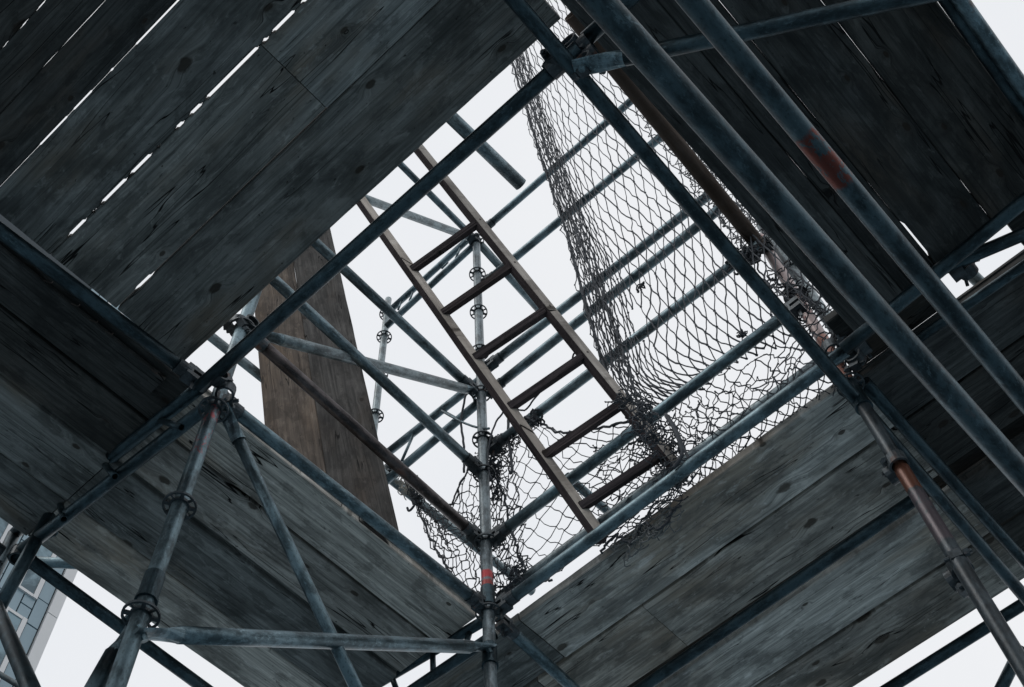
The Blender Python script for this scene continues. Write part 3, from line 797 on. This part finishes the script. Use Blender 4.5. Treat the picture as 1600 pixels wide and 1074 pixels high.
def tangle(parent, c, rad, n, r, seed, stretch=(1, 1, 1), mat='cord', name='tangle'):
    rg = random.Random(seed); mb = MB(); c = Vector(c)
    for k in range(n):
        p = c + Vector((rg.gauss(0, .5) * rad * stretch[0], rg.gauss(0, .3) * rad * stretch[1], rg.gauss(0, .5) * rad * stretch[2]))
        d = Vector((rg.gauss(0, 1), rg.gauss(0, .6), rg.gauss(0, 1))).normalized(); pl = [p.copy()]
        for s_ in range(9):
            d = (d + Vector((rg.gauss(0, .6), rg.gauss(0, .4), rg.gauss(0, .6))) + (c - p) * .5 / max(rad, .01) * .6).normalized()
            p = p + Vector((d.x * stretch[0], d.y * stretch[1], d.z * stretch[2])) * rad * .3; pl.append(p.copy())
        path_tube(mb, pl, r, 4)
    return link(name, mb.me(name, M[mat]), parent, None, Matrix.Translation(-parent.location))


TW = .0029
# main curtain
def ny(px, py): return at(px, py, y=2.40).z - EYE
def nrow(L_, R_, fr, yv, lift=0.0):
    out_ = []
    for f in fr:
        px = L_[0] + (R_[0] - L_[0]) * f; py = L_[1] + (R_[1] - L_[1]) * f + lift * math.sin(math.pi * f)
        out_.append(at(px, py, y=yv))
    return out_
fa = (0, .045, .095, .16, .36, .57, .78, 1); fb = (0, .06, .13, .21, .40, .60, .80, 1); fc = (0, .10, .21, .33, .48, .65, .82, 1)
curt = [nrow((778, 20), (905, -60), fa, 2.33), nrow((800, 95), (960, 10), fa, 2.33), nrow((826, 185), (1035, 72), fa, 2.33), nrow((850, 262), (1090, 130), fa, 2.33), nrow((880, 350), (1150, 190), fa, 2.335),
        nrow((905, 440), (1195, 262), fb, 2.34), nrow((930, 530), (1240, 340), fb, 2.345, 4), nrow((957, 612), (1280, 420), fb, 2.35, 6), nrow((985, 660), (1300, 480), fc, 2.40, 6)]
net1 = empty('safety_net', 'torn safety net curtain hanging from the top beside the ladder', 'netting', Matrix.Translation(curt[-1][0]), 'torn safety netting')
netting(net1, curt, 58, 30, TW * 1.12, .0018, .03, .0, 1, .03, hole=lambda u, v: (.37 < u < .44 and .74 < v < .80))
bun = []
for r_ in curt[:-1]: bun.append([r_[0], r_[0].lerp(r_[1], .5), r_[1], r_[1].lerp(r_[2], .5), r_[2]])
for r_ in bun:
    for p_ in r_: p_.y -= .03
netting(net1, bun, 8, 30, TW * 1.0, .0035, .04, .03, 15, .06, name='gathered_edge')
lower = [nrow((985, 660), (1305, 480), fc, 2.40, 6), nrow((1005, 690), (1312, 520), fc, 2.42, 14), nrow((1030, 730), (1325, 565), fc, 2.45, 4), nrow((1055, 775), (1345, 600), fc, 2.62)]
netting(net1, lower, 34, 12, TW * .85, .0045, .05, .0, 2, .16, name='lower_folds')
low2 = [nrow((1000, 672), (1300, 500), fc, 2.43, 16), nrow((1040, 720), (1310, 560), fc, 2.46, 20), nrow((1060, 778), (1330, 615), fc, 2.62)]
netting(net1, low2, 24, 8, TW * .85, .007, .05, .0, 7, .22, name='lower_folds')
rope(net1, [at(p[0], p[1], y=2.325) for p in ((780, 20), (800, 95), (828, 188), (852, 265), (882, 352), (906, 441), (931, 531), (957, 612), (986, 662))], .0075, name='border_cord', sub=14, wob=.0028, seed=5)
rope(net1, [at(p[0], p[1], y=2.315) for p in ((806, 95), (836, 180), (864, 262), (896, 350), (925, 430), (962, 520), (985, 590), (1005, 655))], .005, name='border_cord', sub=14, wob=.004, seed=6)
for k, (p, rd_) in enumerate((((995, 668), .05), ((1020, 690), .06), ((1045, 712), .055), ((1062, 740), .05), ((1000, 640), .05), ((975, 625), .045))):
    tangle(net1, at(*p, y=2.41 if p[1] > 700 else 2.16), rd_ * (1.2 if p[1] > 700 else .8), 20, TW * .85, 20 + k)
for k, (p, rd_) in enumerate((((1035, 700), .03), ((1060, 735), .03), ((1012, 678), .03))):
    tangle(net1, at(*p, y=2.44), rd_, 34, TW * 1.2, 60 + k, stretch=(1, .6, 1.3))
for k in range(5):
    off = [random.uniform(2, 26), random.uniform(8, 52)]
    rope(net1, [at(p[0] + off[0] + (off[1] - off[0]) * q / 8 + random.uniform(-3, 3), p[1] + random.uniform(-4, 4), y=2.32) for q, p in enumerate(((780, 20), (800, 95), (828, 188), (852, 265), (882, 352), (906, 441), (931, 531), (957, 612), (986, 652)))],
         (.0036), name='folded_cord', sub=16, wob=.004, seed=100 + k, n=4)
tangle(net1, at(1160, 522, y=2.33), .014, 14, TW, 31)
tangle(net1, at(1000, 447, y=2.32), .02, 8, TW * 1.3, 32)
tangle(net1, at(1168, 398, h=4.7), .035, 26, TW, 33)
tangle(net1, at(1246, 462, h=4.3), .055, 48, TW, 34); tangle(net1, at(1262, 488, h=4.15), .05, 22, TW, 35)
tangle(net1, at(1212, 438, h=4.4), .045, 14, TW, 36)
# right strip of net folded behind the timber pole
strip_rows = [[at(x_, y_, y=2.36) for (x_, y_) in r_] for r_ in (((960, 120), (985, 112), (1010, 104)), ((1030, 215), (1050, 205), (1075, 195)), ((1080, 285), (1100, 272), (1120, 262)), ((1120, 340), (1140, 325), (1165, 315)), ((1160, 400), (1180, 385), (1205, 372)))]
netting(net1, strip_rows, 10, 34, TW * .8, .010, .03, .02, 9, .3, name='gathered_edge')
rope(net1, [at(x_, y_, h=hh) for (x_, y_, hh) in ((1168, 385, 4.72), (1182, 412, 4.6), (1200, 445, 4.45), (1240, 455, 4.3), (1268, 520, 4.0))], .004, name='rope', sub=8, wob=.004, seed=8)

# lower net sagging between middle standard and the bundle
n2r = [[(768, 700), (797, 676), (828, 656), (880, 677), (940, 668), (992, 655)], [(768, 745), (800, 730), (850, 722), (910, 722), (975, 700), (1015, 682)],
       [(772, 810), (810, 795), (870, 775), (935, 765), (1000, 735), (1035, 712)], [(776, 875), (815, 860), (880, 835), (945, 812), (1010, 780), (1055, 745)], [(780, 958), (830, 925), (890, 885), (950, 845), (1015, 810), (1072, 775)]]
rows2 = [[at(a, b, y=2.42 + .02 * k) for (a, b) in r_] for k, r_ in enumerate(n2r)]
net2 = empty('safety_net', 'lower net panel sagging between the middle standard and the ladder foot', 'netting', Matrix.Translation(rows2[-1][0]), 'torn safety netting')
netting(net2, rows2, 22, 18, TW * .8, .005, .03, .01, 3, .10)
dense = [[at(a, b, y=2.46) for (a, b) in r_] for r_ in (((930, 700), (965, 690), (1010, 680), (1040, 700)), ((935, 760), (975, 745), (1015, 730), (1058, 742)), ((940, 830), (985, 810), (1030, 785), (1070, 775)))]
netting(net2, dense, 14, 16, TW * .85, .006, .04, .03, 4, .3, name='dense_fold')
dl = [[at(a, b, y=2.45) for (a, b) in r_] for r_ in (((765, 700), (778, 692), (800, 690)), ((768, 780), (785, 790), (812, 800)), ((770, 860), (800, 880), (830, 900)), ((775, 950), (815, 925), (860, 900)))]
netting(net2, dl, 9, 18, TW * .9, .006, .04, .03, 5, .3, name='dense_fold')
rope(net2, [at(x_, y_, y=2.41) for (x_, y_) in n2r[0]], .0055, name='border_cord', sub=10, wob=.004, seed=9)
rope(net2, [at(x_, y_, y=2.46) for (x_, y_) in ((772, 725), (790, 790), (805, 850), (830, 905), (862, 905))], .005, name='border_cord', sub=10, wob=.005, seed=10)
for k, (p, rd_, n_) in enumerate((((772, 700), .05, 40), ((768, 735), .05, 40), ((775, 770), .035, 22), ((828, 660), .03, 24), ((800, 690), .03, 14), ((770, 845), .04, 18), ((800, 900), .045, 22), ((770, 925), .04, 18))):
    tangle(net2, at(*p, y=2.41), rd_, n_, TW, 40 + k)
# fringe over the plank edge
for k, (p, rd_, n_) in enumerate((((968, 845), .045, 12), ((995, 852), .05, 14), ((1022, 830), .05, 12), ((1048, 806), .05, 12), ((1000, 825), .05, 16), ((1035, 800), .05, 14))):
    tangle(net2, at(*p, y=2.51), rd_, n_ - 4, TW * .9, 70 + k, stretch=(1.2, .5, 1), mat='cord_mid')
rope(net2, [at(x_, y_, y=2.50) for (x_, y_) in ((940, 862), (960, 838), (985, 848), (1005, 822), (1030, 828), (1050, 800), (1065, 790))], .0055, name='border_cord', sub=8, wob=.006, seed=13)

# left wing
tops = [(636, 750), (655, 764), (680, 782), (702, 790), (722, 750), (745, 712)]
mids1 = [(637, 753), (663, 783), (692, 812), (718, 818), (738, 800), (757, 790)]
mids2 = [(638, 757), (668, 805), (698, 848), (725, 862), (745, 868), (764, 870)]
bots = [(640, 762), (668, 830), (696, 885), (722, 922), (745, 945), (766, 962)]
rows3 = [[at(a, b, y=2.44 + .01 * k) for (a, b) in r_] for k, r_ in enumerate((tops, mids1, mids2, bots))]
net3 = empty('safety_net', 'small wing of net stretched left from the middle standard to the far rail', 'netting', Matrix.Translation(rows3[0][0]), 'torn safety netting')
netting(net3, rows3, 22, 22, TW * .88, .006, .03, .02, 6, .14)
rope(net3, rows3[3], .005, name='border_cord', sub=9, wob=.004, seed=11)
rope(net3, rows3[0], .0045, name='border_cord', sub=9, wob=.004, seed=12)
tangle(net3, at(640, 762, y=2.43), .045, 22, .003, 50, mat='cord_light'); tangle(net3, at(652, 772, y=2.43), .045, 26, .003, 51); tangle(net3, at(625, 752, y=2.43), .03, 12, .003, 52, mat='cord_light')
rope(net3, [at(x_, y_, y=2.43) for (x_, y_) in ((645, 778), (648, 788), (640, 798), (636, 794))], .006, name='rope_end', sub=5, wob=.001, seed=14)

# ropes and straps
def single(name, label, cat_, pts, r, mat='cord', **k):
    o = rope(None, pts, r, mat, name, **k); tag(o, label, cat_, 'loose cords and straps'); return o
single('wire', 'bent dark wire hanging along the fourth ladder rung', 'wire', [at(*p, h=4.5) for p in ((897, 552), (890, 572), (874, 592), (852, 606), (836, 622), (822, 640), (808, 640))], .004, wob=.001)
single('strap', 'grey strap hanging from the brace end left of the middle standard', 'strap', [at(*p, y=2.33) for p in ((728, 616), (722, 645), (720, 660), (724, 690), (726, 715), (725, 738))], .006, wob=.001)
single('wire', 'thin wire tied round the middle standard below the brace end', 'wire', [at(*p, y=2.33) for p in ((690, 642), (712, 655), (735, 665), (752, 669), (764, 670))], .006, mat='steel', wob=.0005)
single('strap', 'dark strap dangling from the upper right hatch rail', 'strap', [at(*p, y=2.33) for p in ((1040, 648), (1052, 668), (1062, 692), (1066, 708), (1060, 722), (1052, 732))], .0075, wob=.001)
single('strap', 'stiff dark cord behind the dangling strap', 'strap', [at(*p, y=2.40) for p in ((1044, 650), (1058, 675), (1070, 705), (1081, 722))], .0055, wob=.001)
single('strap', 'strap end hanging in the net right of the middle standard', 'strap', [at(*p, y=2.40) for p in ((795, 650), (794, 680), (798, 712), (800, 735), (797, 740))], .007, wob=.001)
single('strap', 'cord looped round the upper ladder side and middle standard', 'strap', [at(*p, y=2.34) for p in ((792, 638), (775, 660), (765, 690), (762, 720), (768, 750))], .0045, wob=.002)
for k, (p, lb) in enumerate((((832, 655), 'cloth knot on the fifth far rail right of the ladder side'), ((1150, 408), 'cloth knot on the fifth far rail by the netting'), ((1178, 400), 'cloth strips wound round the top of the pink standard'))):
    e_ = empty('cloth_knot', lb, 'cloth knot', Matrix.Translation(at(*p, y=2.37)), 'cloth knots on the rails')
    tangle(e_, at(*p, y=2.37), .035, 16, .006, 80 + k, name='cloth_strip')

# ------------------------------------------------------------------ far building
BX = -25.0
def bp(px, py): return at(px, py, x=BX)
bld = empty('office_building', 'tall blue grey panelled building with pale corner, glimpsed at lower left', 'building', Matrix.Translation((BX, 8, 0)))
gp = G('facade_panel'); oc, rnd = gp.coords()
nn = gp.noise(oc, .6, 4); n2_ = gp.noise(gp.comb(gp.math('MULTIPLY', rnd, 50.0), 0.0, 0.0), 1.0, 0)
gp.l(gp.mix(gp.math('ADD', gp.math('MULTIPLY', nn, .5), gp.math('MULTIPLY', n2_, .5)), (.19, .28, .33), (.31, .41, .46)), gp.b.inputs['Base Color']); gp.b.inputs['Roughness'].default_value = .28
gl = G('window_glass'); oc, rnd = gl.coords(); nn = gl.noise(oc, 1.1, 4, .6, .5)
gl.l(gl.mix(gl.ramp(nn, .35, .6), (.06, .11, .135), (.22, .33, .38)), gl.b.inputs['Base Color']); gl.b.inputs['Roughness'].default_value = .12
M['panel'] = gp.m; M['glass'] = gl.m; M['joint'] = plain('dark_joint', (.035, .05, .06)); M['white'] = plain('pale_corner_cladding', (.68, .68, .68), .5, 0, .06, 2)
yE = bp(83, 976).y; yI = bp(64, 975).y                                     # corner cladding outer / inner edge
zt = 46.0
Lm = lambda: Matrix.Translation((-BX, -8, 0))
mb = MB(); mb.box((BX - 5.05, yE - 12.6, zt / 2), (10, 25, zt)); link('wall', mb.me('wall', M['joint']), bld, None, Lm())
cols = [yI - .02]
cw = (yI - bp(67, 911).y + (bp(67, 911).y - bp(67, 911).y))
wcol = abs(bp(57, 935).y - bp(74, 946).y) * 1.04
print('building', yE, yI, wcol, bp(57, 935), bp(38, 975), bp(36, 1022))
# corner cladding in storey-high pieces
zj = bp(78, 966).z
hh = 3.4
k = 0
z_ = zj - hh * 8
cm = MB().box((0, 0, 0), (.16, yE - yI, hh - .03)).me('corner_panel', M['white'])
while z_ < zt:
    link('corner_panel', cm, bld, None, Lm() @ Matrix.Translation((BX + .06, (yE + yI) / 2, z_ + hh / 2))); z_ += hh
ph = abs(bp(57, 935).z - bp(37, 973).z) * 1.0
print('panel', wcol, ph)
pm = MB().box((0, 0, 0), (.10, wcol - .04, ph - .045)).me('panel', M['panel'])
z0 = bp(57, 935).z
for c in range(9):
    yc = yI - .03 - wcol * (c + .5)
    win = c in (1, 2, 5, 6)
    z_ = z0 - ph * 11 + (ph * .5 if c % 2 else 0)
    while z_ < zt:
        zc = z_ + ph / 2
        if zc > 16:
            link('panel', pm, bld, None, Lm() @ Matrix.Translation((BX + random.uniform(.0, .012), yc, zc)))
        z_ += ph
for c in (1, 5):
    yc = yI - .03 - wcol * (c + 1)
    for q in range(-2, 4):
        zb = z0 + ph * 4 * q - ph * .15; zh = ph * 3.2
        if zb < 14: continue
        f_ = MB(); W = wcol * 2
        f_.box((BX + .06, yc + W / 2 - .09, zb + zh / 2), (.14, .14, zh)); f_.box((BX + .06, yc - W / 2 + .09, zb + zh / 2), (.14, .14, zh))
        f_.box((BX + .055, yc, zb + .05), (.13, W - .33, .1)); f_.box((BX + .055, yc, zb + zh - .05), (.13, W - .33, .1))
        fr_ = link('window', f_.me('window_frame', M['white']), bld, None, Lm())
        gb = MB().box((BX + .075, yc, zb + zh / 2), (.03, W - .34, zh - .22)); link('pane', gb.me('pane', M['glass']), fr_, None, Matrix.Identity(4))
